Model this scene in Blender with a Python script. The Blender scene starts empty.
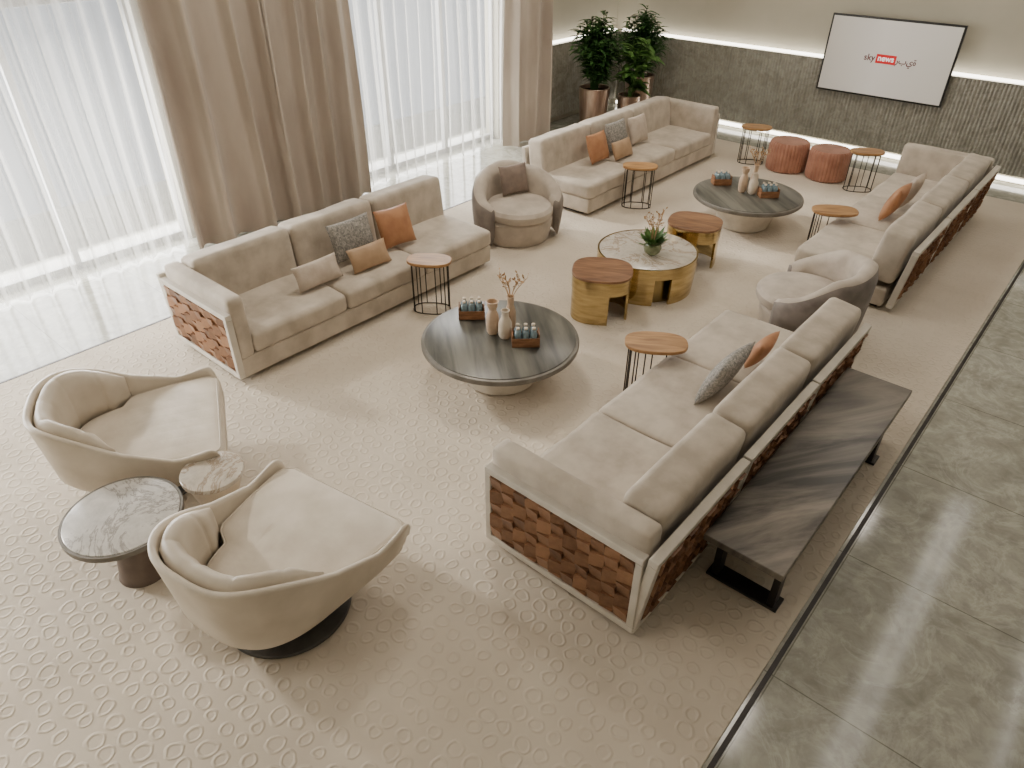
import bpy, bmesh, math, random
from mathutils import Vector, Matrix, Euler
random.seed(7)
pi=math.pi
C=bpy.context.collection

# ------------------------------------------------------------ materials
def newmat(name):
    m=bpy.data.materials.new(name); m.use_nodes=True
    nt=m.node_tree; b=nt.nodes['Principled BSDF']
    return m,nt,b
def N(nt,t,**k):
    n=nt.nodes.new(t)
    for a,v in k.items(): setattr(n,a,v)
    return n
def ramp(nt,stops):
    r=nt.nodes.new('ShaderNodeValToRGB'); e=r.color_ramp.elements
    while len(e)<len(stops): e.new(0.5)
    for i,(p,c) in enumerate(stops):
        e[i].position=p; e[i].color=(c[0],c[1],c[2],1)
    return r
def coords(nt,scale=(1,1,1),rot=(0,0,0),kind='Object'):
    tc=N(nt,'ShaderNodeTexCoord'); mp=N(nt,'ShaderNodeMapping')
    mp.inputs['Scale'].default_value=scale; mp.inputs['Rotation'].default_value=rot
    nt.links.new(tc.outputs[kind],mp.inputs['Vector']); return mp.outputs['Vector']
def noisy(name,c1,c2,scale=4,rough=.8,metal=0,stretch=(1,1,1),detail=4,bump=0,bscale=60,sheen=0,rot=(0,0,0),coat=0,lo=.35,hi=.65,dist=0,nrough=.5,stitch=0):
    m,nt,b=newmat(name); L=nt.links
    v=coords(nt,(1,1,1),rot)
    if stretch!=(1,1,1):
        mp=N(nt,'ShaderNodeMapping'); mp.inputs['Scale'].default_value=stretch; L.new(v,mp.inputs['Vector']); v=mp.outputs['Vector']
    n=N(nt,'ShaderNodeTexNoise'); n.inputs['Scale'].default_value=scale; n.inputs['Detail'].default_value=detail
    n.inputs['Distortion'].default_value=dist; n.inputs['Roughness'].default_value=nrough
    L.new(v,n.inputs['Vector'])
    r=ramp(nt,[(lo,c1),(hi,c2)]); L.new(n.outputs['Fac'],r.inputs['Fac']); L.new(r.outputs['Color'],b.inputs['Base Color'])
    b.inputs['Roughness'].default_value=rough; b.inputs['Metallic'].default_value=metal
    b.inputs['Sheen Weight'].default_value=sheen; b.inputs['Coat Weight'].default_value=coat
    last=None
    if bump:
        n2=N(nt,'ShaderNodeTexNoise'); n2.inputs['Scale'].default_value=bscale; n2.inputs['Detail'].default_value=3
        L.new(v,n2.inputs['Vector'])
        bp=N(nt,'ShaderNodeBump'); bp.inputs['Strength'].default_value=bump; bp.inputs['Distance'].default_value=.01
        L.new(n2.outputs['Fac'],bp.inputs['Height']); last=bp
    if stitch:
        sx=N(nt,'ShaderNodeSeparateXYZ'); L.new(v,sx.inputs[0])
        mu=N(nt,'ShaderNodeMath',operation='MULTIPLY'); mu.inputs[1].default_value=stitch; L.new(sx.outputs['X'],mu.inputs[0])
        sn=N(nt,'ShaderNodeMath',operation='COSINE'); L.new(mu.outputs[0],sn.inputs[0])
        ab=N(nt,'ShaderNodeMath',operation='ABSOLUTE'); L.new(sn.outputs[0],ab.inputs[0])
        pw=N(nt,'ShaderNodeMath',operation='POWER'); pw.inputs[1].default_value=.3; L.new(ab.outputs[0],pw.inputs[0])
        b2=N(nt,'ShaderNodeBump'); b2.inputs['Strength'].default_value=.10; b2.inputs['Distance'].default_value=.010; L.new(pw.outputs[0],b2.inputs['Height'])
        if last: L.new(last.outputs['Normal'],b2.inputs['Normal'])
        last=b2
    if last: L.new(last.outputs['Normal'],b.inputs['Normal'])
    return m
def emis(name,col,s):
    m,nt,b=newmat(name); b.inputs['Base Color'].default_value=(*col,1)
    b.inputs['Emission Color'].default_value=(*col,1); b.inputs['Emission Strength'].default_value=s; return m

M={}
M['fabric']=noisy('sofa_velvet',(.40,.34,.27),(.56,.49,.405),5,.75,bump=.5,bscale=9,sheen=.2,detail=6)
M['fabric_lt']=noisy('sofa_trim',(.55,.505,.435),(.64,.59,.515),6,.6,bump=.1)
M['leather']=noisy('cream_leather',(.56,.49,.395),(.69,.615,.515),3.5,.36,bump=.2,bscale=12,detail=5)
M['leather_seat']=noisy('cream_leather_seat',(.575,.505,.41),(.71,.635,.535),4.5,.40,bump=.3,bscale=10,detail=6,stitch=34)
M['barrel']=noisy('taupe_velvet',(.15,.125,.11),(.24,.205,.18),7,.7,sheen=.15,bump=.25,bscale=10)
M['barrel_in']=noisy('taupe_velvet_light',(.40,.34,.28),(.53,.46,.385),6,.7,sheen=.2,bump=.3,bscale=9)
M['drape']=noisy('drape_cloth',(.41,.35,.295),(.50,.44,.375),3,.85,stretch=(1,1,.3),sheen=.2)
M['wood']=noisy('walnut_top',(.20,.09,.03),(.50,.28,.11),3.2,.42,stretch=(1,7,1),detail=7,lo=.3,hi=.7,dist=.6)
M['wooddk']=noisy('walnut_dark',(.12,.05,.022),(.31,.16,.08),3.2,.35,stretch=(1,7,1),detail=7,lo=.3,hi=.7,dist=.6)
M['greywood']=noisy('grey_veneer',(.020,.021,.018),(.15,.143,.118),1.3,.32,stretch=(.7,7,1),detail=8,lo=.34,hi=.68,dist=.4,rot=(0,0,.7))
M['console']=noisy('console_veneer',(.016,.013,.010),(.23,.20,.165),.8,.31,stretch=(4.0,.7,1),detail=9,lo=.40,hi=.68,dist=1.0,rot=(0,0,.6),nrough=.62)
M['stone_lt']=noisy('pale_stone',(.52,.47,.40),(.64,.59,.51),8,.5)
M['rim']=noisy('bronze_rim',(.13,.12,.10),(.19,.175,.155),8,.4,metal=.3)
M['brass']=noisy('brushed_brass',(.40,.30,.13),(.58,.45,.23),4,.17,metal=1,stretch=(1,1,6))
M['brassd']=noisy('aged_brass',(.22,.16,.07),(.34,.26,.12),4,.3,metal=1)
M['black']=noisy('black_metal',(.02,.018,.016),(.035,.03,.028),8,.4,metal=.6)
M['steel']=noisy('dark_steel_base',(.08,.08,.08),(.12,.12,.12),8,.35,metal=.6)
M['brown']=noisy('smoked_pedestal',(.10,.07,.055),(.17,.125,.10),6,.45)
M['terra']=noisy('terracotta_velvet',(.29,.12,.07),(.41,.19,.12),6,.65,sheen=.2)
M['orange']=noisy('cognac_leather',(.33,.145,.065),(.45,.22,.105),6,.5,bump=.2,bscale=18)
M['tan']=noisy('tan_leather',(.36,.23,.13),(.46,.31,.19),6,.55,bump=.2)
M['blush']=noisy('blush_linen',(.46,.38,.31),(.54,.46,.385),12,.85,bump=.2,bscale=80)
M['taupe']=noisy('taupe_cushion',(.18,.135,.11),(.25,.19,.155),8,.7)
M['copper']=noisy('rose_gold_pot',(.33,.24,.19),(.50,.38,.31),3,.28,metal=.85,stretch=(5,5,1))
M['soil']=noisy('soil',(.03,.02,.012),(.06,.04,.025),30,.9)
M['vase']=noisy('ceramic_beige',(.48,.34,.23),(.60,.45,.32),10,.55)
M['vaselt']=noisy('ceramic_cream',(.60,.51,.40),(.68,.59,.48),10,.55)
M['box']=noisy('caddy_wood',(.18,.08,.035),(.33,.16,.075),9,.5,stretch=(1,1,5))
M['dry']=noisy('dried_stems',(.35,.20,.09),(.50,.33,.18),20,.8)
M['leaf']=noisy('foliage',(.015,.055,.012),(.06,.15,.035),9,.5)
M['leaf2']=noisy('foliage_fresh',(.035,.10,.015),(.11,.23,.05),9,.5)
M['frame']=noisy('window_frame',(.30,.30,.29),(.36,.36,.35),4,.4)
M['tvframe']=noisy('tv_bezel',(.006,.006,.006),(.012,.012,.012),4,.3)
M['red']=emis('logo_red',(.55,.01,.015),.4)
M['white']=emis('logo_white',(.9,.9,.9),.6)
M['logo_grey']=noisy('logo_grey',(.12,.02,.02),(.16,.03,.03),4,.5)
M['led']=emis('led_strip',(1,.94,.83),7)
M['ledc']=emis('ceiling_linear_led',(1,.97,.92),8)
def glassy(name,c,t):
    m,nt,b=newmat(name); b.inputs['Base Color'].default_value=(*c,1); b.inputs['Roughness'].default_value=.12
    b.inputs['Transmission Weight'].default_value=t; return m
M['glass']=glassy('blue_glass',(.36,.50,.56),.55)
M['gglass']=glassy('green_glass',(.45,.50,.30),.6)
def screen_mat():
    m,nt,b=newmat('tv_screen'); L=nt.links
    tc=N(nt,'ShaderNodeTexCoord'); g=N(nt,'ShaderNodeTexGradient'); L.new(tc.outputs['Generated'],g.inputs['Vector'])
    r=ramp(nt,[(0,(.46,.43,.38)),(.45,(.62,.59,.55)),(1,(.55,.52,.47))]); L.new(g.outputs['Fac'],r.inputs['Fac'])
    L.new(r.outputs['Color'],b.inputs['Base Color']); L.new(r.outputs['Color'],b.inputs['Emission Color'])
    b.inputs['Emission Strength'].default_value=.35; b.inputs['Roughness'].default_value=.35; return m
M['screen']=screen_mat()
def pattern_mat():
    m,nt,b=newmat('mosaic_weave'); L=nt.links; v=coords(nt,(1,1,1))
    vo=N(nt,'ShaderNodeTexVoronoi'); vo.inputs['Scale'].default_value=75; L.new(v,vo.inputs['Vector'])
    r=ramp(nt,[(0,(.12,.12,.12)),(.5,(.27,.255,.23)),(1,(.42,.39,.35))]); L.new(vo.outputs['Color'],r.inputs['Fac'])
    L.new(r.outputs['Color'],b.inputs['Base Color']); b.inputs['Roughness'].default_value=.8; return m
M['pattern']=pattern_mat()
def marble(name,base,vein,scale=1.2,rough=.15,tile=None,w=.06,base2=None,mott=.72,fine=5):
    m,nt,b=newmat(name); L=nt.links; v=coords(nt)
    n1=N(nt,'ShaderNodeTexNoise'); n1.inputs['Scale'].default_value=scale; n1.inputs['Detail'].default_value=10; n1.inputs['Roughness'].default_value=.68; n1.inputs['Distortion'].default_value=1.1
    L.new(v,n1.inputs['Vector'])
    r=ramp(nt,[(0.28,base2 or [c*.8 for c in base]),(.5-w,base),(.5,vein),(.5+w,base),(.75,[min(1,c*1.1) for c in base])]); L.new(n1.outputs['Fac'],r.inputs['Fac'])
    n2=N(nt,'ShaderNodeTexNoise'); n2.inputs['Scale'].default_value=scale*fine; n2.inputs['Detail'].default_value=10; n2.inputs['Distortion'].default_value=.6; n2.inputs['Roughness'].default_value=.65
    L.new(v,n2.inputs['Vector'])
    r2=ramp(nt,[(.35,(mott,)*3),(.62,(1.1,1.1,1.1))]); L.new(n2.outputs['Fac'],r2.inputs['Fac'])
    mx=N(nt,'ShaderNodeMixRGB',blend_type='MULTIPLY'); mx.inputs['Fac'].default_value=.9
    L.new(r.outputs['Color'],mx.inputs[1]); L.new(r2.outputs['Color'],mx.inputs[2])
    out=mx.outputs[0]
    if tile:
        bt=N(nt,'ShaderNodeTexBrick'); bt.offset=0; bt.inputs['Scale'].default_value=1
        bt.inputs['Brick Width'].default_value=tile[0]; bt.inputs['Row Height'].default_value=tile[1]; bt.inputs['Mortar Size'].default_value=.004
        bt.inputs['Color1'].default_value=(1,1,1,1); bt.inputs['Color2'].default_value=(.90,.90,.90,1); bt.inputs['Mortar'].default_value=(.45,.45,.42,1)
        L.new(v,bt.inputs['Vector'])
        m2=N(nt,'ShaderNodeMixRGB',blend_type='MULTIPLY'); m2.inputs['Fac'].default_value=1
        L.new(out,m2.inputs[1]); L.new(bt.outputs['Color'],m2.inputs[2]); out=m2.outputs[0]
    L.new(out,b.inputs['Base Color']); b.inputs['Roughness'].default_value=rough; return m
M['floor']=marble('grey_marble_floor',(.375,.37,.315),(.455,.45,.39),2.0,.10,(1.6,1.2),.045,(.30,.295,.25),.74,3.5)
M['marble']=marble('white_marble',(.58,.56,.53),(.30,.28,.26),2.0,.2,None,.03,(.44,.425,.40),.88)
M['marblew']=marble('warm_marble',(.56,.51,.44),(.34,.26,.19),2.6,.2,None,.035,(.45,.40,.33),.88)
M['panelstone']=marble('fluted_stone',(.27,.26,.215),(.34,.33,.28),2,.5,None,.06)
M['wallpaint']=noisy('wall_plaster',(.42,.39,.31),(.46,.43,.345),1.5,.8)
M['ceil']=noisy('ceiling_plaster',(.60,.56,.50),(.64,.60,.54),1.5,.9)
def rug_mat():
    m,nt,b=newmat('embossed_rug'); L=nt.links; v=coords(nt)
    vo=N(nt,'ShaderNodeTexVoronoi',voronoi_dimensions='2D'); vo.inputs['Scale'].default_value=8.2; vo.inputs['Randomness'].default_value=.30
    nz=N(nt,'ShaderNodeTexNoise'); nz.inputs['Scale'].default_value=7; L.new(v,nz.inputs['Vector'])
    add=N(nt,'ShaderNodeMixRGB',blend_type='ADD'); add.inputs['Fac'].default_value=.06; L.new(v,add.inputs[1]); L.new(nz.outputs['Color'],add.inputs[2])
    L.new(add.outputs[0],vo.inputs['Vector'])
    sep=N(nt,'ShaderNodeSeparateColor'); L.new(vo.outputs['Color'],sep.inputs[0])
    mr=N(nt,'ShaderNodeMapRange'); mr.inputs['To Min'].default_value=.25; mr.inputs['To Max'].default_value=.37; L.new(sep.outputs[0],mr.inputs['Value'])
    sub=N(nt,'ShaderNodeMath',operation='SUBTRACT'); L.new(vo.outputs['Distance'],sub.inputs[0]); L.new(mr.outputs[0],sub.inputs[1])
    ab=N(nt,'ShaderNodeMath',operation='ABSOLUTE'); L.new(sub.outputs[0],ab.inputs[0])
    ring=N(nt,'ShaderNodeMapRange',interpolation_type='SMOOTHSTEP'); ring.inputs['From Min'].default_value=.0; ring.inputs['From Max'].default_value=.11
    ring.inputs['To Min'].default_value=1; ring.inputs['To Max'].default_value=0; L.new(ab.outputs[0],ring.inputs['Value'])
    n=N(nt,'ShaderNodeTexNoise'); n.inputs['Scale'].default_value=1.4; n.inputs['Detail'].default_value=5; L.new(v,n.inputs['Vector'])
    r=ramp(nt,[(.3,(.565,.49,.395)),(.7,(.645,.57,.47))]); L.new(n.outputs['Fac'],r.inputs['Fac'])
    L.new(r.outputs[0],b.inputs['Base Color'])
    bp=N(nt,'ShaderNodeBump'); bp.inputs['Strength'].default_value=.40; bp.inputs['Distance'].default_value=.012
    L.new(ring.outputs[0],bp.inputs['Height'])
    fine=N(nt,'ShaderNodeTexNoise'); fine.inputs['Scale'].default_value=120; L.new(v,fine.inputs['Vector'])
    bp2=N(nt,'ShaderNodeBump'); bp2.inputs['Strength'].default_value=.15; bp2.inputs['Distance'].default_value=.004; L.new(fine.outputs['Fac'],bp2.inputs['Height'])
    L.new(bp.outputs['Normal'],bp2.inputs['Normal']); L.new(bp2.outputs['Normal'],b.inputs['Normal'])
    b.inputs['Roughness'].default_value=.85; return m
M['rug']=rug_mat()
def sheer_mat():
    m=bpy.data.materials.new('sheer_voile'); m.use_nodes=True; nt=m.node_tree; nt.nodes.clear(); L=nt.links
    o=N(nt,'ShaderNodeOutputMaterial'); t=N(nt,'ShaderNodeBsdfTransparent'); tl=N(nt,'ShaderNodeBsdfTranslucent'); d=N(nt,'ShaderNodeBsdfDiffuse')
    for x in (tl,d): x.inputs['Color'].default_value=(.58,.57,.54,1)
    a=N(nt,'ShaderNodeMixShader'); a.inputs[0].default_value=.45; L.new(tl.outputs[0],a.inputs[1]); L.new(d.outputs[0],a.inputs[2])
    lw=N(nt,'ShaderNodeLayerWeight'); lw.inputs['Blend'].default_value=.35
    mr=N(nt,'ShaderNodeMapRange'); mr.inputs['From Min'].default_value=.1; mr.inputs['From Max'].default_value=.8; mr.inputs['To Min'].default_value=.30; mr.inputs['To Max'].default_value=.96; L.new(lw.outputs['Facing'],mr.inputs['Value'])
    b=N(nt,'ShaderNodeMixShader'); L.new(mr.outputs[0],b.inputs[0]); L.new(t.outputs[0],b.inputs[1]); L.new(a.outputs[0],b.inputs[2])
    L.new(b.outputs[0],o.inputs[0]); return m
M['sheer']=sheer_mat()
def weave_mat():
    m,nt,b=newmat('woven_leather_tiles'); L=nt.links
    at=N(nt,'ShaderNodeAttribute',attribute_name='shade'); v=coords(nt)
    n=N(nt,'ShaderNodeTexNoise'); n.inputs['Scale'].default_value=25; n.inputs['Detail'].default_value=4; L.new(v,n.inputs['Vector'])
    ad=N(nt,'ShaderNodeMath',operation='MULTIPLY_ADD'); ad.inputs[1].default_value=.5; L.new(n.outputs['Fac'],ad.inputs[0]); 
    h=N(nt,'ShaderNodeMath',operation='MULTIPLY'); h.inputs[1].default_value=.7; L.new(at.outputs['Fac'],h.inputs[0]); L.new(h.outputs[0],ad.inputs[2])
    r=ramp(nt,[(.2,(.11,.047,.022)),(.95,(.39,.205,.11))]); L.new(ad.outputs[0],r.inputs['Fac']); L.new(r.outputs['Color'],b.inputs['Base Color'])
    b.inputs['Roughness'].default_value=.42; return m
M['weave']=weave_mat()

# ------------------------------------------------------------ helpers
def empty(name,loc=(0,0,0),rz=0,size=.2):
    e=bpy.data.objects.new(name,None); e.location=loc; e.rotation_euler=(0,0,rz); e.empty_display_size=size; C.objects.link(e); return e
def mk(name,verts,faces,mat,parent=None,loc=(0,0,0),rot=(0,0,0),smooth=True):
    me=bpy.data.meshes.new(name); me.from_pydata([tuple(v) for v in verts],[],faces); me.update()
    bm=bmesh.new(); bm.from_mesh(me); bmesh.ops.recalc_face_normals(bm,faces=bm.faces); bm.to_mesh(me); bm.free()
    if smooth:
        for p in me.polygons: p.use_smooth=True
    o=bpy.data.objects.new(name,me); C.objects.link(o); o.location=loc; o.rotation_euler=rot
    if parent: o.parent=parent
    mats=mat if isinstance(mat,list) else [mat]
    for x in mats: me.materials.append(x)
    return o
def box(name,size,loc,mat,parent=None,rot=(0,0,0),bev=.01,seg=2):
    bm=bmesh.new(); bmesh.ops.create_cube(bm,size=1)
    for v in bm.verts: v.co=Vector((v.co.x*size[0],v.co.y*size[1],v.co.z*size[2]))
    if bev>0: bmesh.ops.bevel(bm,geom=list(bm.edges),offset=bev,segments=seg,affect='EDGES',profile=.5)
    me=bpy.data.meshes.new(name); bm.to_mesh(me); bm.free(); me.materials.append(mat)
    o=bpy.data.objects.new(name,me); C.objects.link(o); o.location=loc; o.rotation_euler=rot
    if parent: o.parent=parent
    return o
def cushion(name,size,loc,mat,parent=None,rot=(0,0,0),r=.05,puff=.12,cuts=11,jit=.004):
    bm=bmesh.new(); bmesh.ops.create_cube(bm,size=2)
    bmesh.ops.subdivide_edges(bm,edges=list(bm.edges),cuts=cuts,use_grid_fill=True)
    h=Vector(size)/2; r=min(r,min(h)*.98)
    ph=random.random()*10
    for v in bm.verts:
        q=Vector([math.sin(c*pi/2) for c in v.co]); n=q.copy()
        p=Vector((q.x*h.x,q.y*h.y,q.z*h.z))
        inn=Vector([max(-(h[i]-r),min(h[i]-r,p[i])) for i in range(3)])
        d=p-inn
        if d.length>1e-6: p=inn+d.normalized()*r
        fx=(1-n.x**2); fy=(1-n.y**2); fz=(1-n.z**2)
        p.z+=puff*h.z*fx**.6*fy**.6*n.z
        p.y+=puff*.25*h.y*fx*fz*n.y*(min(h)/h.y)
        p.x+=puff*.25*h.x*fy*fz*n.x*(min(h)/h.x)
        w=math.sin(p.x*9+ph)*math.sin(p.y*8+ph*1.7)*math.sin(p.z*7+1+ph)
        p+=n*jit*w
        v.co=p
    me=bpy.data.meshes.new(name); bm.to_mesh(me); bm.free(); me.materials.append(mat)
    for f in me.polygons: f.use_smooth=True
    o=bpy.data.objects.new(name,me); C.objects.link(o); o.location=loc; o.rotation_euler=rot
    if parent: o.parent=parent
    return o
def pillow(name,w,h,t,loc,rot,mat,n=18):
    vs=[];fs=[]
    for s in (1,-1):
        for j in range(n+1):
            for i in range(n+1):
                x=-1+2*i/n; y=-1+2*j/n
                e=max(0,(1-x*x)*(1-y*y))**.42
                px=x*w/2*(1-.06*(1-y*y)*(abs(x)**4)); py=y*h/2*(1-.06*(1-x*x)*(abs(y)**4))
                vs.append((px,py,s*t/2*e*(1+.06*math.sin(5*x+3*y))))
    K=(n+1)**2
    for k in range(2):
        for j in range(n):
            for i in range(n):
                a=k*K+j*(n+1)+i; f=(a,a+1,a+n+2,a+n+1); fs.append(f if k==0 else f[::-1])
    o=mk(name,vs,fs,mat,None,loc,rot)
    bm=bmesh.new(); bm.from_mesh(o.data); bmesh.ops.remove_doubles(bm,verts=bm.verts,dist=.0008); bm.to_mesh(o.data); bm.free()
    for p in o.data.polygons: p.use_smooth=True
    return o
def lathe(name,prof,mat,parent=None,loc=(0,0,0),seg=56,mod=None,sx=1,sy=1,rot=(0,0,0),smooth=True):
    vs=[];fs=[]
    n=len(prof)
    for (r,z) in prof:
        for k in range(seg):
            a=2*pi*k/seg; rr=r*(mod(a,r,z) if mod else 1)
            vs.append((rr*math.cos(a)*sx,rr*math.sin(a)*sy,z))
    for i in range(n-1):
        for k in range(seg):
            k2=(k+1)%seg; fs.append((i*seg+k,i*seg+k2,(i+1)*seg+k2,(i+1)*seg+k))
    if prof[0][0]>1e-5: fs.append(tuple(range(seg))[::-1])
    if prof[-1][0]>1e-5: fs.append(tuple((n-1)*seg+k for k in range(seg)))
    o=mk(name,vs,fs,mat,parent,loc,rot,smooth)
    if smooth:
        try: o.data.set_sharp_from_angle(angle=math.radians(35))
        except Exception: pass
    return o
def disc_prof(r,z0,z1,b=.008):
    return [(r-b,z0),(r,z0+b),(r,z1-b),(r-b*.3,z1-b*.3),(r-b,z1)]
def tube(name,pts,r,mat,parent=None,cyclic=False):
    cu=bpy.data.curves.new(name,'CURVE'); cu.dimensions='3D'; cu.bevel_depth=r; cu.bevel_resolution=2; cu.resolution_u=4
    sp=cu.splines.new('POLY'); sp.points.add(len(pts)-1)
    for i,p in enumerate(pts): sp.points[i].co=(*p,1)
    sp.use_cyclic_u=cyclic
    cu.materials.append(mat); tmp=bpy.data.objects.new(name,cu); C.objects.link(tmp)
    dg=bpy.context.evaluated_depsgraph_get(); dg.update()
    me=bpy.data.meshes.new_from_object(tmp.evaluated_get(dg)); bpy.data.objects.remove(tmp)
    o=bpy.data.objects.new(name,me); C.objects.link(o)
    if parent: o.parent=parent
    return o
def prism(name,outline,z0,z1,mat,parent=None,loc=(0,0,0),rz=0,bev=.006):
    bm=bmesh.new(); vs=[bm.verts.new((x,y,z0)) for x,y in outline]; f=bm.faces.new(vs)
    e=bmesh.ops.extrude_face_region(bm,geom=[f]); bmesh.ops.translate(bm,vec=(0,0,z1-z0),verts=[v for v in e['geom'] if isinstance(v,bmesh.types.BMVert)])
    bmesh.ops.recalc_face_normals(bm,faces=bm.faces)
    if bev:
        ed=[x for x in bm.edges if abs(x.verts[0].co.z-x.verts[1].co.z)<1e-6]
        bmesh.ops.bevel(bm,geom=ed,offset=bev,segments=2,affect='EDGES',profile=.5)
    me=bpy.data.meshes.new(name); bm.to_mesh(me); bm.free(); me.materials.append(mat)
    o=bpy.data.objects.new(name,me); C.objects.link(o); o.location=loc; o.rotation_euler=(0,0,rz)
    if parent: o.parent=parent
    return o
def superell(a,b,n,k=64):
    o=[]
    for i in range(k):
        t=2*pi*i/k; c,s=math.cos(t),math.sin(t)
        o.append((a*math.copysign(abs(c)**(2/n),c),b*math.copysign(abs(s)**(2/n),s)))
    return o
def weave(name,w,h,mtx,parent):
    """panel of basket-woven leather squares; local x=width z=height, facing -y"""
    nx=max(1,round(w/.100)); nz=max(1,round(h/.10)); tw=w/nx; th=h/nz
    vs=[];fs=[];sh=[]
    for i in range(nx):
        stag=(th*.35 if i%2 else 0)
        for j in range(-1,nz+1):
            x0=-w/2+i*tw; z0=-h/2+j*th+stag
            za=max(-h/2,z0); zb=min(h/2,z0+th)
            if zb-za<.012: continue
            m=(i+j)%2
            base=.012+random.uniform(0,.006); a=.024
            sk=random.uniform(-.008,.008)
            s=min(1,max(0,random.random()*.8+(.2 if m else 0))); g=.003
            P=[(x0+g,za+g+sk),(x0+tw-g,za+g-sk),(x0+tw-g,zb-g-sk),(x0+g,zb-g+sk)]
            d=(base+a,base,base,base+a) if m else (base,base,base+a,base+a)
            b=len(vs)
            for (x,z),dd in zip(P,d): vs.append((x,-dd,max(-h/2,min(h/2,z))))
            for (x,z) in P: vs.append((x,.01,max(-h/2,min(h/2,z))))
            fs+= [(b,b+1,b+2,b+3),(b,b+4,b+5,b+1),(b+1,b+5,b+6,b+2),(b+2,b+6,b+7,b+3),(b+3,b+7,b+4,b)]
            sh+=[s]*8
    vs=[mtx@Vector(v) for v in vs]
    o=mk(name,vs,fs,M['weave'],parent,smooth=False)
    at=o.data.attributes.new('shade','FLOAT','POINT')
    for i,s in enumerate(sh): at.data[i].value=s
    return o

# ------------------------------------------------------------ room shell
box('floor',(18,22,.2),(-2.0,5.2,-.1),M['floor'],bev=0)
WX=-8.65
box('wall_left_pier_mid',(.3,2.3,5.6),(WX-.15,4.95,2.8),M['wallpaint'],bev=0)
box('wall_left_pier_far',(.3,4.0,5.6),(WX-.15,11.7,2.8),M['wallpaint'],bev=0)
box('wall_left_header',(.3,22,1.0),(WX-.15,5.2,5.1),M['wallpaint'],bev=0)
box('wall_far',(18,.3,5.6),(-2.0,13.40,2.8),M['wallpaint'],bev=0)
box('wall_right',(.3,22,5.6),(6.5,5.2,2.8),M['wallpaint'],bev=0)
box('wall_back',(18,.3,5.6),(-2.0,-5.0,2.8),M['wallpaint'],bev=0)
box('ceiling',(18,22,.2),(-2.0,5.2,5.7),M['ceil'],bev=0)
def window(name,y0,y1):
    e=empty(name,(WX-.15,0,0))
    z1=4.6
    n=max(2,round((y1-y0)/1.3))
    for i in range(n+1):
        y=y0+(y1-y0)*i/n
        box('mullion_%d'%i,(.08,.07,z1),(0,y,z1/2),M['frame'],e,bev=.005)
    for k,z in enumerate((.05,z1-.04,2.75)):
        box('rail_%d'%k,(.08,y1-y0,.07),(0,(y0+y1)/2,z),M['frame'],e,bev=.005)
window('window_1',-4.2,3.8); window('window_2',6.1,9.7)
def fluted(name,length,h,z0,p,axis):
    n=int(length/.055); vs=[];fs=[]
    per=6; m=n*per
    for i in range(m+1):
        t=i/m*length; a=(i%per)/per*2*pi
        d=-.016*abs(math.sin(a/2))
        for z in (z0,h): vs.append((t,d,z))
    for i in range(m): a=i*2; fs.append((a,a+2,a+3,a+1))
    b=len(vs); vs+= [(0,-.02,h),(length,-.02,h),(length,.12,h),(0,.12,h)]; fs.append((b,b+1,b+2,b+3))
    return mk(name,vs,fs,M['panelstone'],None,p,(0,0,axis),smooth=False)
fluted('wall_far_fluted_panel',14.6,1.40,.14,(-8.45,13.13,0),0)
fluted('wall_left_fluted_panel',2.5,1.40,.14,(-8.50,10.68,0),pi/2)
box('trim_1',(14.7,.10,.03),(-1.1,13.19,1.425),M['led'],bev=0)
box('trim_2',(.09,2.4,.03),(-8.58,11.9,1.425),M['led'],bev=0)
box('trim_3',(14.7,.06,.05),(-1.1,13.17,.07),M['led'],bev=0)
box('area_rug',(6.42,16.6,.02),(-3.67,4.0,.009),M['rug'],bev=.004)
box('trim_floor_inlay_right',(.028,16.9,.006),(-.425,4.0,.004),M['black'],bev=0)
box('trim_floor_inlay_left',(.025,16.9,.006),(-6.92,4.0,.004),M['black'],bev=0)
for i,x in enumerate((.05,.25,1.75)):
    box('linear_ceiling_light',(.05,7.5,.03),(x,9.0,5.582),M['ledc'],bev=0)

# ------------------------------------------------------------ curtains
def curtain(name,y0,y1,x,amp,wl,mat,z0=.02,z1=5.3,seed=0,res=10):
    rnd=random.Random(seed); L=y1-y0; n=int(L/wl*res); vs=[];fs=[]
    nz=14; ph=[rnd.uniform(0,6) for _ in range(4)]
    for j in range(nz+1):
        z=z0+(z1-z0)*j/nz; fl=1-.35*(j/nz)
        for i in range(n+1):
            t=i/n; y=y0+L*t
            a=2*pi*y/wl+1.2*math.sin(y*1.9+ph[0])+.9*math.sin(y*4.3+ph[1]+z*.25)
            d=amp*fl*(math.sin(a)+.35*math.sin(2.1*a+ph[2]+z*.4))
            yy=y+amp*.35*math.cos(a+.6)+.02*math.sin(z*1.3+y*3)
            vs.append((x+d,yy,z))
    for j in range(nz):
        for i in range(n): a=j*(n+1)+i; fs.append((a,a+1,a+n+2,a+n+1))
    return mk(name,vs,fs,mat)
curtain('sheer_curtain',-4.0,4.0,-8.42,.06,.24,M['sheer'],seed=1)
curtain('sheer_curtain',6.0,9.8,-8.42,.06,.24,M['sheer'],seed=2)
curtain('drape_curtain',3.60,4.98,-8.12,.14,.40,M['drape'],seed=3,res=18)
curtain('drape_curtain',4.92,6.30,-8.10,.13,.40,M['drape'],seed=4,res=18)
curtain('drape_curtain',9.35,10.50,-8.14,.10,.34,M['drape'],seed=5,res=18)

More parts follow.
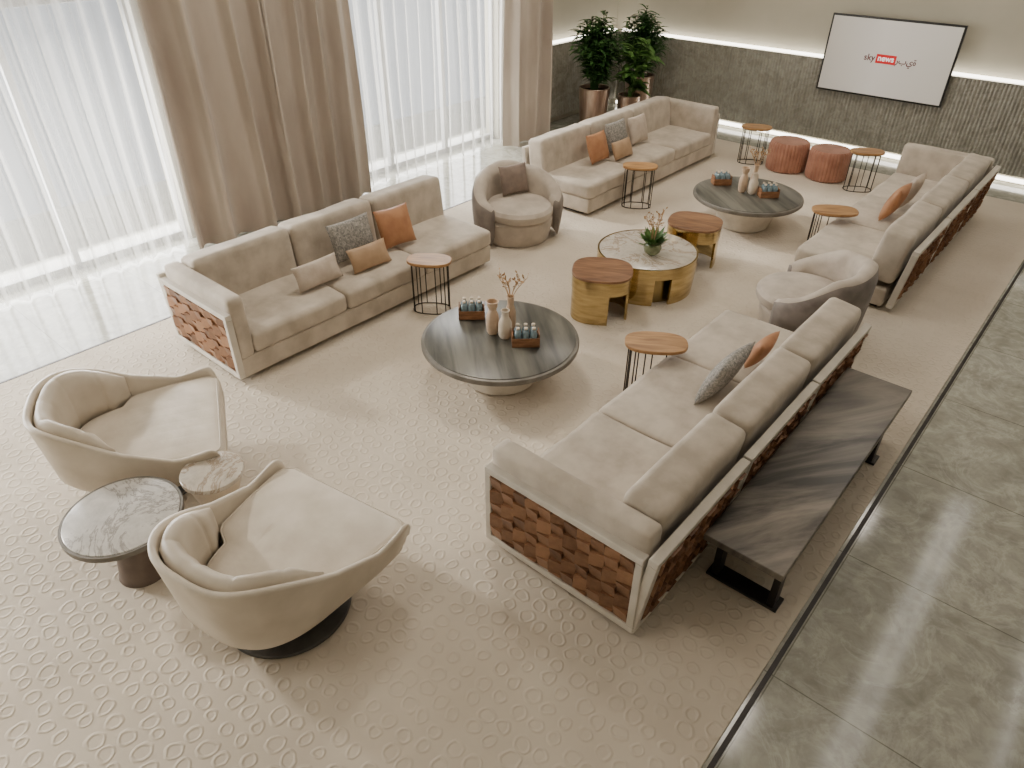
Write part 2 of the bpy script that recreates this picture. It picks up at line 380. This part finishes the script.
# ------------------------------------------------------------ sofas
def sofa(loc,rz,arm,L=3.32,D=1.16):
    e=empty('sectional_sofa',loc,rz)
    F=M['fabric']; T=M['fabric_lt']
    box('base_frame',(L-.04,D-.16,.20),(L/2,(D-.16)/2+.01,.15),F,e,bev=.02,seg=3)
    box('plinth',(L-.2,D-.35,.05),(L/2,D/2-.03,.026),M['black'],e,bev=.003)
    at=.20
    x0,x1=(at,L) if arm=='L' else (0,L-at)
    n=3; w=(x1-x0)/n
    for i in range(n):
        cx=x0+w*(i+.5)
        cushion('seat_cushion_%d'%i,(w-.012,D-.32,.19),(cx,(D-.32)/2-.005,.345),F,e,r=.045,puff=.10)
    bw=L/n
    for i in range(n):
        a,b=x0+w*i,x0+w*(i+1)
        cushion('back_cushion_%d'%i,(w-.014,.29,.56),((a+b)/2,D-.235,.595),F,e,rot=(-.12,0,0),r=.055,puff=.0,cuts=13,jit=.006)
        cx=bw*(i+.5)
        fe=Matrix.Translation((cx,D-.035,.395))@Matrix.Rotation(-.12,4,'X')
        fw=bw-.02; fh=.67; t=.05
        for k,(sx,sz,px,pz) in enumerate(((fw,t,0,fh/2-t/2),(fw,t,0,-fh/2+t/2),(t,fh-2*t,fw/2-t/2,0),(t,fh-2*t,-fw/2+t/2,0))):
            o=box('back_frame_%d_%d'%(i,k),(sx,.06,sz),(0,0,0),T,e,bev=.006); o.matrix_local=fe@Matrix.Translation((px,0,pz))
        o=box('back_board_%d'%i,(fw-.02,.03,fh-.02),(0,0,0),T,e,bev=.002); o.matrix_local=fe@Matrix.Translation((0,-.02,0))
        weave('back_weave_%d'%i,fw-2*t,fh-2*t,fe@Matrix.Rotation(pi,4,'Z')@Matrix.Translation((0,-.005,0)),e)
    s=-1 if arm=='L' else 1
    ax=0 if arm=='L' else L
    D2=D-.05
    cushion('arm_pad',(at-.045,D2-.01,.60),(ax-s*(at/2+.03),D2/2,.53),F,e,r=.04,puff=0)
    fw=D2; fh=.64; t=.05
    A=Matrix.Translation((ax-s*.03,D2/2,.385))@Matrix.Rotation(-pi/2 if s<0 else pi/2,4,'Z')
    for k,(sx,sz,px,pz) in enumerate(((fw,t,0,fh/2-t/2),(fw,t,0,-fh/2+t/2),(t,fh-2*t,fw/2-t/2,0),(t,fh-2*t,-fw/2+t/2,0))):
        o=box('arm_frame_%d'%k,(sx,.06,sz),(0,0,0),T,e,bev=.006); o.matrix_local=A@Matrix.Translation((px,0,pz))
    o=box('arm_board',(fw-.02,.03,fh-.02),(0,0,0),T,e,bev=.002); o.matrix_local=A@Matrix.Translation((0,.01,0))
    weave('arm_weave',fw-2*t,fh-2*t,A@Matrix.Translation((0,-.002,0)),e)
    return e
sofa((-5.22,2.38,.02),pi/2,'L',L=3.36,D=1.16)
sofa((-5.22,7.66,.02),pi/2,'R',L=3.6)
sofa((-2.31,5.84,.02),-pi/2,'R',L=3.40,D=1.22)
sofa((-2.37,11.25,.02),-pi/2,'L',L=3.65)

# ------------------------------------------------------------ pillows
def P(w,h,t,loc,face,mat,tilt=.35,roll=0):
    m=Matrix.Rotation(face,4,'Z')@Matrix.Rotation(-tilt,4,'Y')@Matrix.Rotation(pi/2,4,'Y')@Matrix.Rotation(pi/2,4,'Z')@Matrix.Rotation(roll,4,'Z')
    return pillow('throw_pillow',w,h,t,loc,m.to_euler(),mat)
P(.54,.40,.15,(-5.78,4.18,.70),0,M['pattern'],.30)
P(.44,.42,.15,(-5.70,4.70,.69),-.1,M['orange'],.35)
P(.52,.25,.15,(-5.56,3.56,.60),.0,M['blush'],.4)
P(.48,.25,.13,(-5.50,4.16,.59),-.05,M['tan'],.45)
P(.44,.40,.15,(-5.74,8.56,.68),0,M['orange'],.35)
P(.50,.42,.15,(-5.82,9.16,.70),0,M['pattern'],.3)
P(.46,.26,.13,(-5.58,8.96,.60),0,M['tan'],.4)
P(.46,.40,.14,(-5.80,9.71,.69),0,M['blush'],.3)
P(.56,.42,.15,(-1.70,4.50,.66),pi,M['pattern'],.4)
P(.34,.27,.12,(-1.64,5.04,.64),pi,M['orange'],.4)
P(.44,.42,.15,(-1.86,9.15,.68),pi,M['orange'],.35)
P(.44,.40,.14,(-1.82,9.65,.69),pi,M['blush'],.3)

# ------------------------------------------------------------ round coffee tables
def coffee_table(loc,R=.70):
    e=empty('round_coffee_table',loc)
    lathe('top_panel',disc_prof(R-.03,.405,.425,.004),M['greywood'],e,seg=72)
    lathe('rim',disc_prof(R,.365,.418,.012),M['rim'],e,seg=72)
    lathe('underside',[(R-.30,.325),(R-.04,.365)],M['stone_lt'],e,seg=72)
    lathe('base',[(.30,.0),(.33,.02),(.36,.12),(.41,.24),(.45,.33)],M['stone_lt'],e,seg=64)
    return e
coffee_table((-3.585,4.03,.02)); coffee_table((-3.55,8.88,.02))

def drum():
    e=empty('drum_coffee_table',(-3.60,6.50,.02))
    lathe('marble_top',disc_prof(.53,.40,.425,.004),M['marblew'],e,seg=72)
    lathe('brass_rim',[(.53,.30),(.55,.31),(.55,.425),(.532,.425),(.532,.40)],M['brass'],e,seg=72)
    for k in range(3):
        a0=k*2*pi/3-.5; n=28; vs=[];fs=[]
        for i in range(n+1):
            a=a0+(2*pi/3-.35)*i/n
            for r,z in ((.55,.40),(.545,.2),(.53,.0),(.50,.0),(.515,.2),(.52,.40)):
                vs.append((r*math.cos(a),r*math.sin(a),z))
        for i in range(n):
            for j in range(6): j2=(j+1)%6; fs.append((i*6+j,i*6+j2,(i+1)*6+j2,(i+1)*6+j))
        fs.append(tuple(range(6))); fs.append(tuple(n*6+j for j in range(6)))
        o=mk('brass_body_%d'%k,vs,fs,M['brass'],e); o.data.set_sharp_from_angle(angle=.6)
    lathe('inner_drum',[(.44,.0),(.44,.40)],M['brassd'],e,seg=56)
drum()
def gold_table(loc,rz):
    e=empty('brass_side_table',loc,rz)
    prism('wood_top',superell(.31,.29,2.7),.475,.50,M['wooddk'],e,bev=.005)
    def shell(nm,a0,a1,z0,z1,R0,th):
        n=40;vs=[];fs=[]
        for i in range(n+1):
            a=a0+(a1-a0)*i/n; c,s=math.cos(a),math.sin(a)
            k=1/((abs(c)/R0)**2.7+(abs(s)/(R0*.94))**2.7)**(1/2.7)
            for r,z in ((k,z0),(k,z1),(k-th,z1),(k-th,z0)): vs.append((r*c,r*s,z))
        for i in range(n):
            for j in range(4): j2=(j+1)%4; fs.append((i*4+j,i*4+j2,(i+1)*4+j2,(i+1)*4+j))
        if a1-a0<2*pi-.01: fs.append((0,1,2,3)); fs.append(tuple(n*4+j for j in range(4)))
        o=mk(nm,vs,fs,M['brass'],e); o.data.set_sharp_from_angle(angle=.6)
    shell('skirt',0,2*pi,.33,.476,.305,.02)
    shell('leg_shell_1',-.4,1.9,.0,.34,.30,.025)
    shell('leg_shell_2',2.75,5.05,.0,.34,.30,.025)
    return e
gold_table((-3.60,5.62,.02),.55); gold_table((-3.52,7.40,.02),.3)

# ------------------------------------------------------------ oval side tables with rods
def side_table(loc,rz,big=1.0,hh=.58,limit=None):
    """limit: world x; the rods and foot stay on the aisle side of it (top cantilevers over the seat)"""
    e=empty('oval_side_table',loc,rz)
    a,b=.25*big,.16*big
    prism('wood_top',superell(a,b,2.6),hh-.03,hh,M['wood'],e,bev=.006)
    K=40
    ring=[(x*.84,y*.84) for x,y in superell(a,b,2.6,K)]
    ok=lambda p: limit is None or loc[0]+p[0]*math.cos(rz)-p[1]*math.sin(rz)<limit
    tube('top_ring',[(x,y,hh-.038) for x,y in ring],.006,M['black'],e,cyclic=True)
    keep=[i for i in range(K) if ok(ring[i])]
    if limit is None:
        tube('foot_ring',[(x,y,.009) for x,y in ring],.006,M['black'],e,cyclic=True); idx=range(0,K,4)
    else:
        st=[i for i in keep if (i-1)%K not in keep][0]
        run=[(st+j)%K for j in range(len(keep))]
        tube('foot_ring',[(*ring[i],.009) for i in run],.008,M['black'],e); idx=run[::3]
    for i in idx:
        x,y=ring[i]; tube('rod_%d'%i,[(x,y,.008),(x,y,hh-.035)],.006,M['black'],e)
    return e
side_table((-4.97,4.50,.02),.6,.92); side_table((-2.38,4.64,.02),.6,1.05,.58,limit=-2.345)
side_table((-4.98,8.50,.02),.6,.95); side_table((-2.36,8.64,.02),.6,1.05,.58,limit=-2.41)
side_table((-4.64,11.42,.02),.5,.95); side_table((-2.86,11.28,.02),.6,.95)

# ------------------------------------------------------------ console
e=empty('console_table',(-.81,4.24,.021))
box('top',(.50,2.42,.05),(0,0,.475),M['console'],e,bev=.006)
box('under_rail',(.30,1.9,.04),(0,0,.43),M['black'],e,bev=.004)
for k,y in enumerate((-.98,.84)):
    for j,x in enumerate((-.19,.19)):
        box('post_%d_%d'%(k,j),(.045,.10,.42),(x,y,.225),M['black'],e,bev=.005)
    box('foot_%d'%k,(.48,.13,.022),(0,y,.012),M['black'],e,bev=.005)
    box('crossbar_%d'%k,(.42,.10,.03),(0,y,.43),M['black'],e,bev=.005)

# ------------------------------------------------------------ lounge chairs
def smoothstep(a,b,x):
    t=max(0,min(1,(x-a)/(b-a))); return t*t*(3-2*t)
def lounge(loc,rz,sc=1.08):
    e=empty('swivel_lounge_chair',loc,rz); e.scale=(sc,sc,1.0)
    K=240; plan=[]
    for i in range(K):
        t=2*pi*i/K; c,s=math.cos(t),math.sin(t)
        n=10 if s>0 else 2.9
        x=math.copysign(abs(c)**(2/n),c); y=(.58 if s>0 else .54)*math.copysign(abs(s)**(2/n),s)
        wid=.455+.095*(y+.3)/.9
        plan.append((x*wid,y))
    def rim(x,y):
        h=.82-.32*smoothstep(-.48,.30,y)+.04*smoothstep(.30,.58,y)
        inner=1-smoothstep(.82,.98,abs(x)/.55)
        fr=smoothstep(.48,.56,y)
        return h*(1-inner*fr)+.34*inner*fr
    vs=[];fs=[];rings=[]
    def ring(f):
        b=len(vs)
        for (x,y) in plan: vs.append(f(x,y))
        rings.append(b)
    def body(sx,sf,sb,z):
        return lambda x,y:(x*sx, y*(sf if y>0 else sb), z)
    ring(body(.46,.30,.50,.09))
    for sx,sf,sb,z in ((.60,.42,.62,.12),(.74,.58,.74,.19),(.86,.74,.84,.27),(.94,.86,.91,.34)):
        ring(body(sx,sf,sb,z))
    for q in (.3,.6,.85,.97):
        k=.94+.06*q
        ring(lambda x,y,q=q,k=k:(x*k,y*((.86+.14*q) if y>0 else (.91+.09*q)),.34+(max(.345,rim(x,y))-.34)*q))
    def off(x,y,d):
        l=math.hypot(x,y); k=(l-d)/l; return x*k,y*k
    T=.042
    ring(lambda x,y:(*off(x,y,T*.15),rim(x,y)+.004))
    ring(lambda x,y:(*off(x,y,T*.5),rim(x,y)+.008))
    ring(lambda x,y:(*off(x,y,T*.85),rim(x,y)+.003))
    ring(lambda x,y:(*off(x,y,T),rim(x,y)-.02))
    ring(lambda x,y:(*off(x,y,T*1.2),.36+max(0,rim(x,y)-.36)*.5))
    ring(lambda x,y:(*off(x,y,T*1.3),.325))
    for r in range(len(rings)-1):
        for i in range(K):
            j=(i+1)%K; fs.append((rings[r]+i,rings[r]+j,rings[r+1]+j,rings[r+1]+i))
    fs.append(tuple(rings[0]+i for i in range(K))); fs.append(tuple(rings[-1]+i for i in range(K)))
    mk('shell',vs,fs,M['leather'],e)
    idx=[i for i in range(K) if plan[i][1]<-.02]
    vs=[];fs=[]; n=len(idx)
    def groove(x,y): return (1-abs(math.sin(math.atan2(x,-y)*6)))**4
    sec=[(.045,.0),(.045,.55),(.055,.88),(.085,1.0),(.12,.985),(.15,.90),(.165,.70),(.17,.35),(.165,.0)]
    m=len(sec)
    for q,i in enumerate(idx):
        x,y=plan[i]; endf=math.sin(min(1,min(q,n-1-q)/10)*pi/2)
        g=groove(x,y)
        top=rim(x,y)+.022
        for d,zf in sec:
            dd=.045+(d-.045)*(.25+.75*endf)
            if d>.05: dd-=.008*g
            z=.40+(top-.40)*zf*(.93+.07*endf)-(.006*g if zf>.8 else 0)
            vs.append((*off(x,y,dd),z))
    for q in range(n-1):
        for j in range(m): j2=(j+1)%m; fs.append((q*m+j,q*m+j2,(q+1)*m+j2,(q+1)*m+j))
    fs.append(tuple(range(m))); fs.append(tuple((n-1)*m+j for j in range(m)))
    mk('back_pad',vs,fs,M['leather'],e)
    out=[]
    for x,y in plan:
        d=T+.008+.115*smoothstep(.0,-.15,y)
        x2,y2=off(x,y,d)
        if y>.3: y2=min(y+.0,.57)
        out.append((x2,y2))
    vs=[];fs=[]
    lv=((.94,.32),(.99,.35),(1,.38),(1,.44),(.985,.462),(.95,.474),(.90,.478),(.7,.482),(.35,.484))
    for s,z in lv:
        for x,y in out: vs.append((x*s,y*s,z-.04*smoothstep(.2,-.4,y)))
    for r in range(len(lv)-1):
        for i in range(K): j=(i+1)%K; fs.append((r*K+i,r*K+j,(r+1)*K+j,(r+1)*K+i))
    fs.append(tuple(range(K))); fs.append(tuple((len(lv)-1)*K+i for i in range(K)))
    mk('seat_cushion',vs,fs,M['leather_seat'],e)
    tube('seat_piping',[(x*.965,y*.965,.472-.04*smoothstep(.2,-.4,y)) for x,y in out],.0045,M['leather'],e,cyclic=True)
    lathe('swivel_base',disc_prof(.36,.0,.03,.006),M['steel'],e)
    lathe('column',[(.09,.03),(.09,.12)],M['black'],e,seg=24)
    return e
lounge((-4.68,1.27,.02),-.50,1.06); lounge((-2.90,1.26,.02),.16,1.08)

e=empty('marble_side_table',(-3.85,.81,.02))
lathe('marble_top',disc_prof(.335,.475,.50,.006),M['marble'],e,seg=64)
lathe('rim',[(.30,.44),(.34,.45),(.352,.46),(.352,.495),(.336,.495),(.336,.47)],M['rim'],e,seg=64)
lathe('pedestal',[(.16,0),(.15,.02),(.13,.15),(.12,.28),(.14,.38),(.20,.44)],M['brown'],e,seg=48)
e=empty('small_marble_side_table',(-3.84,1.40,.02))
lathe('marble_top',disc_prof(.205,.43,.47,.008),M['marblew'],e,seg=56)
lathe('cone_base',[(.09,.0),(.09,.05),(.10,.14),(.15,.30),(.18,.43)],M['vaselt'],e,seg=48)
lathe('brass_foot',[(.12,.0),(.12,.03),(.10,.10),(.092,.13)],M['brass'],e,seg=48)

# ------------------------------------------------------------ barrel swivel chairs
def barrel(loc,rz,sc=1.12):
    e=empty('barrel_swivel_chair',loc,rz); e.scale=(sc,sc,1.06)
    lathe('base_drum',[(.36,.0),(.38,.02),(.405,.15),(.42,.27),(.40,.30)],M['barrel_in'],e,seg=56)
    prof=[(0,.47),(.15,.468),(.28,.455),(.36,.43),(.39,.39),(.39,.35),(.37,.31),(.30,.29),(0,.29)]
    lathe('seat_cushion',prof[::-1],M['barrel_in'],e,seg=56,sx=.98,sy=1.02,loc=(0,.07,0))
    n=60; vs=[];fs=[]; A=2.15
    sec=[(0,0),(.02,.25),(.035,.55),(.04,.82),(.015,.96),(-.04,1.0),(-.10,.96),(-.125,.85),(-.12,.5),(-.11,.2)]
    m=len(sec)
    for i in range(n+1):
        u=-1+2*i/n; a=-pi/2+u*A
        H=.80-.06*smoothstep(.0,.45,abs(u))-.24*smoothstep(.45,1,abs(u))
        taper=1-.75*smoothstep(.93,1.0,abs(u))
        R=.43+.07*smoothstep(.45,.85,abs(u))-.02*smoothstep(.85,1,abs(u))
        for d,k in sec:
            r=R+d*(taper if d>-.04 else 1)
            if d<-.04: r=R-.04+(d+.04)*taper
            z=.05+(H-.05)*k*(1-.06*smoothstep(.93,1.0,abs(u)))
            vs.append((r*math.cos(a),r*math.sin(a),z))
    for i in range(n):
        for j in range(m): j2=(j+1)%m; fs.append((i*m+j,i*m+j2,(i+1)*m+j2,(i+1)*m+j))
    fs.append(tuple(range(m))); fs.append(tuple(n*m+j for j in range(m)))
    o=mk('wrap_back',vs,fs,[M['barrel'],M['barrel_in']],e)
    for p in o.data.polygons:
        j=p.index%m
        if 4<=j<=8 and p.index<n*m: p.material_index=1
    return e
barrel((-5.58,6.58,.02),-pi/2-.45); barrel((-1.82,6.66,.02),pi/2+.25)
P(.40,.36,.13,(-5.71,6.69,.70),-.3,M['taupe'],.3)

# ------------------------------------------------------------ ottomans
for (x,y) in ((-4.08,11.50),(-3.43,11.50)):
    lathe('ribbed_ottoman',[(.0,.0),(.28,.0),(.305,.02),(.31,.12),(.31,.24),(.31,.36),(.30,.42),(.275,.445),(.20,.45),(.06,.452),(.0,.452)],
      M['terra'],None,(x,y,.022),seg=216,mod=lambda a,r,z:1-(.035*(1-abs(math.sin(a*18)))**1.5 if r>.1 else 0))

# ------------------------------------------------------------ planters
def plant(loc,ph,pr,height,spread,nst,leaf,lm,seed,name='potted_plant',base=.78):
    e=empty(name,loc); rnd=random.Random(seed)
    lathe('planter',[(pr*base,0),(pr*base+.01,.02),(pr*.92,ph*.6),(pr,ph-.01),(pr-.01,ph),(pr-.03,ph),(pr-.035,ph-.08)],M['copper'],e,seg=40)
    lathe('soil',[(0,ph-.07),(pr-.03,ph-.07)],M['soil'],e,seg=24)
    vs=[];fs=[]
    def blade(p,d,l,w):
        d=d.normalized(); side=d.cross(Vector((0,0,1)))
        if side.length<.01: side=Vector((1,0,0))
        side.normalize(); b=len(vs); up=side.cross(d)
        for t,ww in ((0,.15),(.3,.9),(.6,1),(.85,.55),(1,.03)):
            c=p+d*l*t+Vector((0,0,-l*.35*t*t)); fold=up*(w*.25)
            vs.append(tuple(c+side*w*ww/2+fold*ww)); vs.append(tuple(c)); vs.append(tuple(c-side*w*ww/2+fold*ww))
        for k in range(4):
            q=b+k*3; fs.append((q,q+1,q+4,q+3)); fs.append((q+1,q+2,q+5,q+4))
    for s in range(nst):
        az=rnd.uniform(0,2*pi); rr=rnd.random()**.6*spread; hh=height*(1-.45*(rr/spread)**2)*rnd.uniform(.8,1.05)
        p0=Vector((rnd.uniform(-.06,.06),rnd.uniform(-.06,.06),ph-.08)); p1=Vector((math.cos(az)*rr,math.sin(az)*rr,ph+hh))
        mid=(p0+p1)/2+Vector((0,0,hh*.12))-Vector((math.cos(az),math.sin(az),0))*rr*.15
        pts=[]
        for k in range(9):
            t=k/8; pts.append(p0*(1-t)**2+mid*2*t*(1-t)+p1*t*t)
        for sd in (Vector((.006,0,0)),Vector((0,.006,0))):
            b=len(vs)
            for q in pts: vs.append(tuple(q-sd)); vs.append(tuple(q+sd))
            for k in range(8): fs.append((b+2*k,b+2*k+1,b+2*k+3,b+2*k+2))
        for k in range(leaf[2]):
            t=.2+.8*k/(leaf[2]-1); q=p0*(1-t)**2+mid*2*t*(1-t)+p1*t*t
            la=k*2.4+rnd.random(); d=Vector((math.cos(la),math.sin(la),rnd.uniform(.1,.8)))
            blade(q,d,leaf[0]*rnd.uniform(.7,1.15),leaf[1]*rnd.uniform(.8,1.2))
    mk('foliage',vs,fs,lm,e)
    return e
plant((-7.64,11.15,0),.80,.28,1.15,.44,52,(.25,.055,24),M['leaf'],1)
plant((-7.55,12.50,0),.82,.28,1.10,.42,52,(.25,.05,24),M['leaf'],2)
plant((-7.20,11.62,0),.66,.21,.95,.28,16,(.38,.14,6),M['leaf2'],3)

# ------------------------------------------------------------ table decor
ZT=.446
def caddy(x,y,rz):
    e=empty('bottle_caddy',(x,y,ZT),rz)
    w,d,h=.24,.15,.085
    box('bottom',(w,d,.01),(0,0,.005),M['box'],e,bev=.001)
    for k,(s,l) in enumerate((((w,.01,h),(0,d/2-.005,h/2)),((w,.01,h),(0,-d/2+.005,h/2)),((.01,d-.02,h+.03),(w/2-.005,0,h/2+.015)),((.01,d-.02,h+.03),(-w/2+.005,0,h/2+.015)))):
        box('side_%d'%k,s,l,M['box'],e,bev=.001)
    k=0
    for i in (-1,0,1):
        for j in (-1,1):
            lathe('bottle_%d'%k,[(.028,.011),(.031,.02),(.031,.12),(.024,.138),(.013,.147),(.013,.162),(0,.164)],M['glass'],e,(i*.068,j*.034,0),seg=16)
            lathe('cap_%d'%k,[(.015,.158),(.016,.162),(.016,.175),(0,.177)],M['vaselt'],e,(i*.068,j*.034,0),seg=12); k+=1
def vase(x,y,h,r,mat,neck=.4):
    return lathe('ceramic_vase',[(r*.7,0),(r*.92,h*.08),(r,h*.3),(r*.95,h*.55),(r*.55,h*.75),(r*neck,h*.85),(r*neck,h*.95),(r*neck*1.25,h),(r*neck,h),(r*neck*.8,h*.8),(0,h*.7)],mat,None,(x,y,ZT),seg=32)
def dried(x,y,z0,h,n,seed,mat='dry',name='dried_branches',sp=.16):
    rnd=random.Random(seed); vs=[];fs=[]
    def strip(a,b,w):
        d=(b-a).normalized(); s=d.orthogonal().normalized()*w; s2=d.cross(s)
        k=len(vs)
        for p in (a,b):
            for q in (s,s2,-s,-s2): vs.append(tuple(p+q))
        for i in range(4): fs.append((k+i,k+(i+1)%4,k+4+(i+1)%4,k+4+i))
    for i in range(n):
        a=rnd.uniform(0,2*pi); r=rnd.uniform(.2,1)*sp; p=Vector((0,0,0)); q=Vector((math.cos(a)*r*.4,math.sin(a)*r*.4,h*.5)); t=Vector((math.cos(a)*r,math.sin(a)*r,h*rnd.uniform(.75,1.1)))
        strip(p,q,.003); strip(q,t,.0025)
        for k in range(6):
            u=.2+k*.15; c=q.lerp(t,min(1,u)); dd=Vector((rnd.uniform(-1,1),rnd.uniform(-1,1),rnd.uniform(.2,1))).normalized()*.035
            strip(c,c+dd,.002)
            b=len(vs); s=dd.orthogonal().normalized()*.009
            vs.extend([tuple(c+dd),tuple(c+dd*1.4+s),tuple(c+dd*2),tuple(c+dd*1.4-s)]); fs.append((b,b+1,b+2,b+3))
    return mk(name,vs,fs,M[mat],None,(x,y,z0),smooth=False)
for (cx,cy) in ((-3.585,4.03),(-3.55,8.88)):
    caddy(cx-.44,cy+.10,.75); caddy(cx+.24,cy+.06,.75)
    vase(cx-.09,cy+.0,.32,.058,M['vase'],.8); vase(cx+.04,cy+.02,.27,.062,M['vaselt'],.5); vase(cx-.02,cy+.16,.33,.05,M['vase'],.6)
    dried(cx-.02,cy+.16,ZT+.29,.22,7,int(cx*10))
e=empty('glass_flower_bowl',(-3.50,6.42,ZT))
lathe('bowl',[(.05,0),(.085,.03),(.10,.08),(.085,.13),(.07,.15),(.065,.15),(.08,.12),(.09,.08),(.05,.02),(0,.015)],M['gglass'],e,seg=32)
rnd=random.Random(5); vs=[];fs=[]
for i in range(90):
    a=rnd.uniform(0,2*pi); p=Vector((math.cos(a)*.04,math.sin(a)*.04,.08+rnd.random()*.08)); d=Vector((math.cos(a),math.sin(a),rnd.uniform(.3,1.6))).normalized()*rnd.uniform(.10,.18)
    s=d.cross(Vector((0,0,1))).normalized()*.024; b=len(vs)
    vs.extend([tuple(p),tuple(p+d*.5+s),tuple(p+d),tuple(p+d*.5-s)]); fs.append((b,b+1,b+2,b+3))
mk('leaves',vs,fs,M['leaf2'],e,smooth=False)
o=dried(0,0,.08,.40,9,9,sp=.2); o.name='dried_stems'; o.parent=e

# ------------------------------------------------------------ TV
e=empty('wall_mounted_tv',(-3.43,13.06,1.52))
box('bezel',(1.96,.05,1.15),(0,0,0),M['tvframe'],e,bev=.008)
box('screen',(1.90,.01,1.09),(0,-.024,0),M['screen'],e,bev=0)
box('bracket',(.5,.12,.4),(0,.06,0),M['tvframe'],e,bev=.004)
box('logo_block',(.30,.006,.13),(0.0,-.031,.0),M['red'],e,bev=0)
def text(body,size,loc,mat,nm):
    cu=bpy.data.curves.new(nm,'FONT'); cu.body=body; cu.size=size; cu.align_x='CENTER'; cu.align_y='CENTER'; cu.extrude=.001; cu.offset=.002
    o=bpy.data.objects.new(nm,cu); C.objects.link(o); o.location=loc; o.rotation_euler=(pi/2,0,0); o.parent=e; cu.materials.append(mat)
text('news',.12,(0,-.036,.008),M['white'],'logo_text')
text('sky',.13,(-.25,-.031,.0),M['logo_grey'],'logo_left'); text('عربية',.12,(.27,-.031,0),M['logo_grey'],'logo_right')

# ------------------------------------------------------------ lights
def area(name,loc,rot,sx,sy,power,col):
    l=bpy.data.lights.new(name,'AREA'); l.shape='RECTANGLE'; l.size=sx; l.size_y=sy; l.energy=power; l.color=col
    o=bpy.data.objects.new(name,l); C.objects.link(o); o.location=loc; o.rotation_euler=rot; return o
area('window_daylight_1',(-9.4,.2,1.22),(0,-pi/2,0),2.35,8.4,1200,(1,.985,.955))
area('window_daylight_2',(-9.4,7.9,1.9),(0,-pi/2,0),3.7,4.2,600,(1,.985,.955))
for i,(x,y,p) in enumerate(((-5.6,5.2,95),(-5.4,10.0,75),(-1.4,6.0,34),(-1.4,11,36),(-3.5,-1.0,34))):
    area('ceiling_fill_light_%d'%i,(x,y,5.55),(0,0,0),.9,.9,p,(1,.91,.79))  # unseen area lamps added overhead as soft fill, no modelled fixtures
l=bpy.data.lights.new('sun','SUN'); l.energy=3.4; l.angle=math.radians(5); l.color=(1,.94,.85)
o=bpy.data.objects.new('sun',l); C.objects.link(o); d=Vector((.80,.22,-.50)); o.rotation_euler=d.to_track_quat('-Z','Y').to_euler(); o.location=(-14,0,8)
w=bpy.data.worlds.new('World'); bpy.context.scene.world=w; w.use_nodes=True
bg=w.node_tree.nodes['Background']; bg.inputs['Color'].default_value=(.80,.88,1,1); bg.inputs['Strength'].default_value=.7

# ------------------------------------------------------------ camera
f,pt,ya,ro=709.7,math.radians(34.94),math.radians(40.52),math.radians(.43)
F=Vector((-math.cos(pt)*math.sin(ya),math.cos(pt)*math.cos(ya),-math.sin(pt)))
R=Vector((math.cos(ya),math.sin(ya),0)); U=R.cross(F)
c,s=math.cos(ro),math.sin(ro); R,U=c*R+s*U,-s*R+c*U
m=Matrix((R,U,-F)).transposed().to_4x4(); m.translation=(0,0,3.7)
cd=bpy.data.cameras.new('camera'); cd.sensor_width=36; cd.lens=f/1024*36
co=bpy.data.objects.new('camera',cd); C.objects.link(co); co.matrix_world=m; bpy.context.scene.camera=co
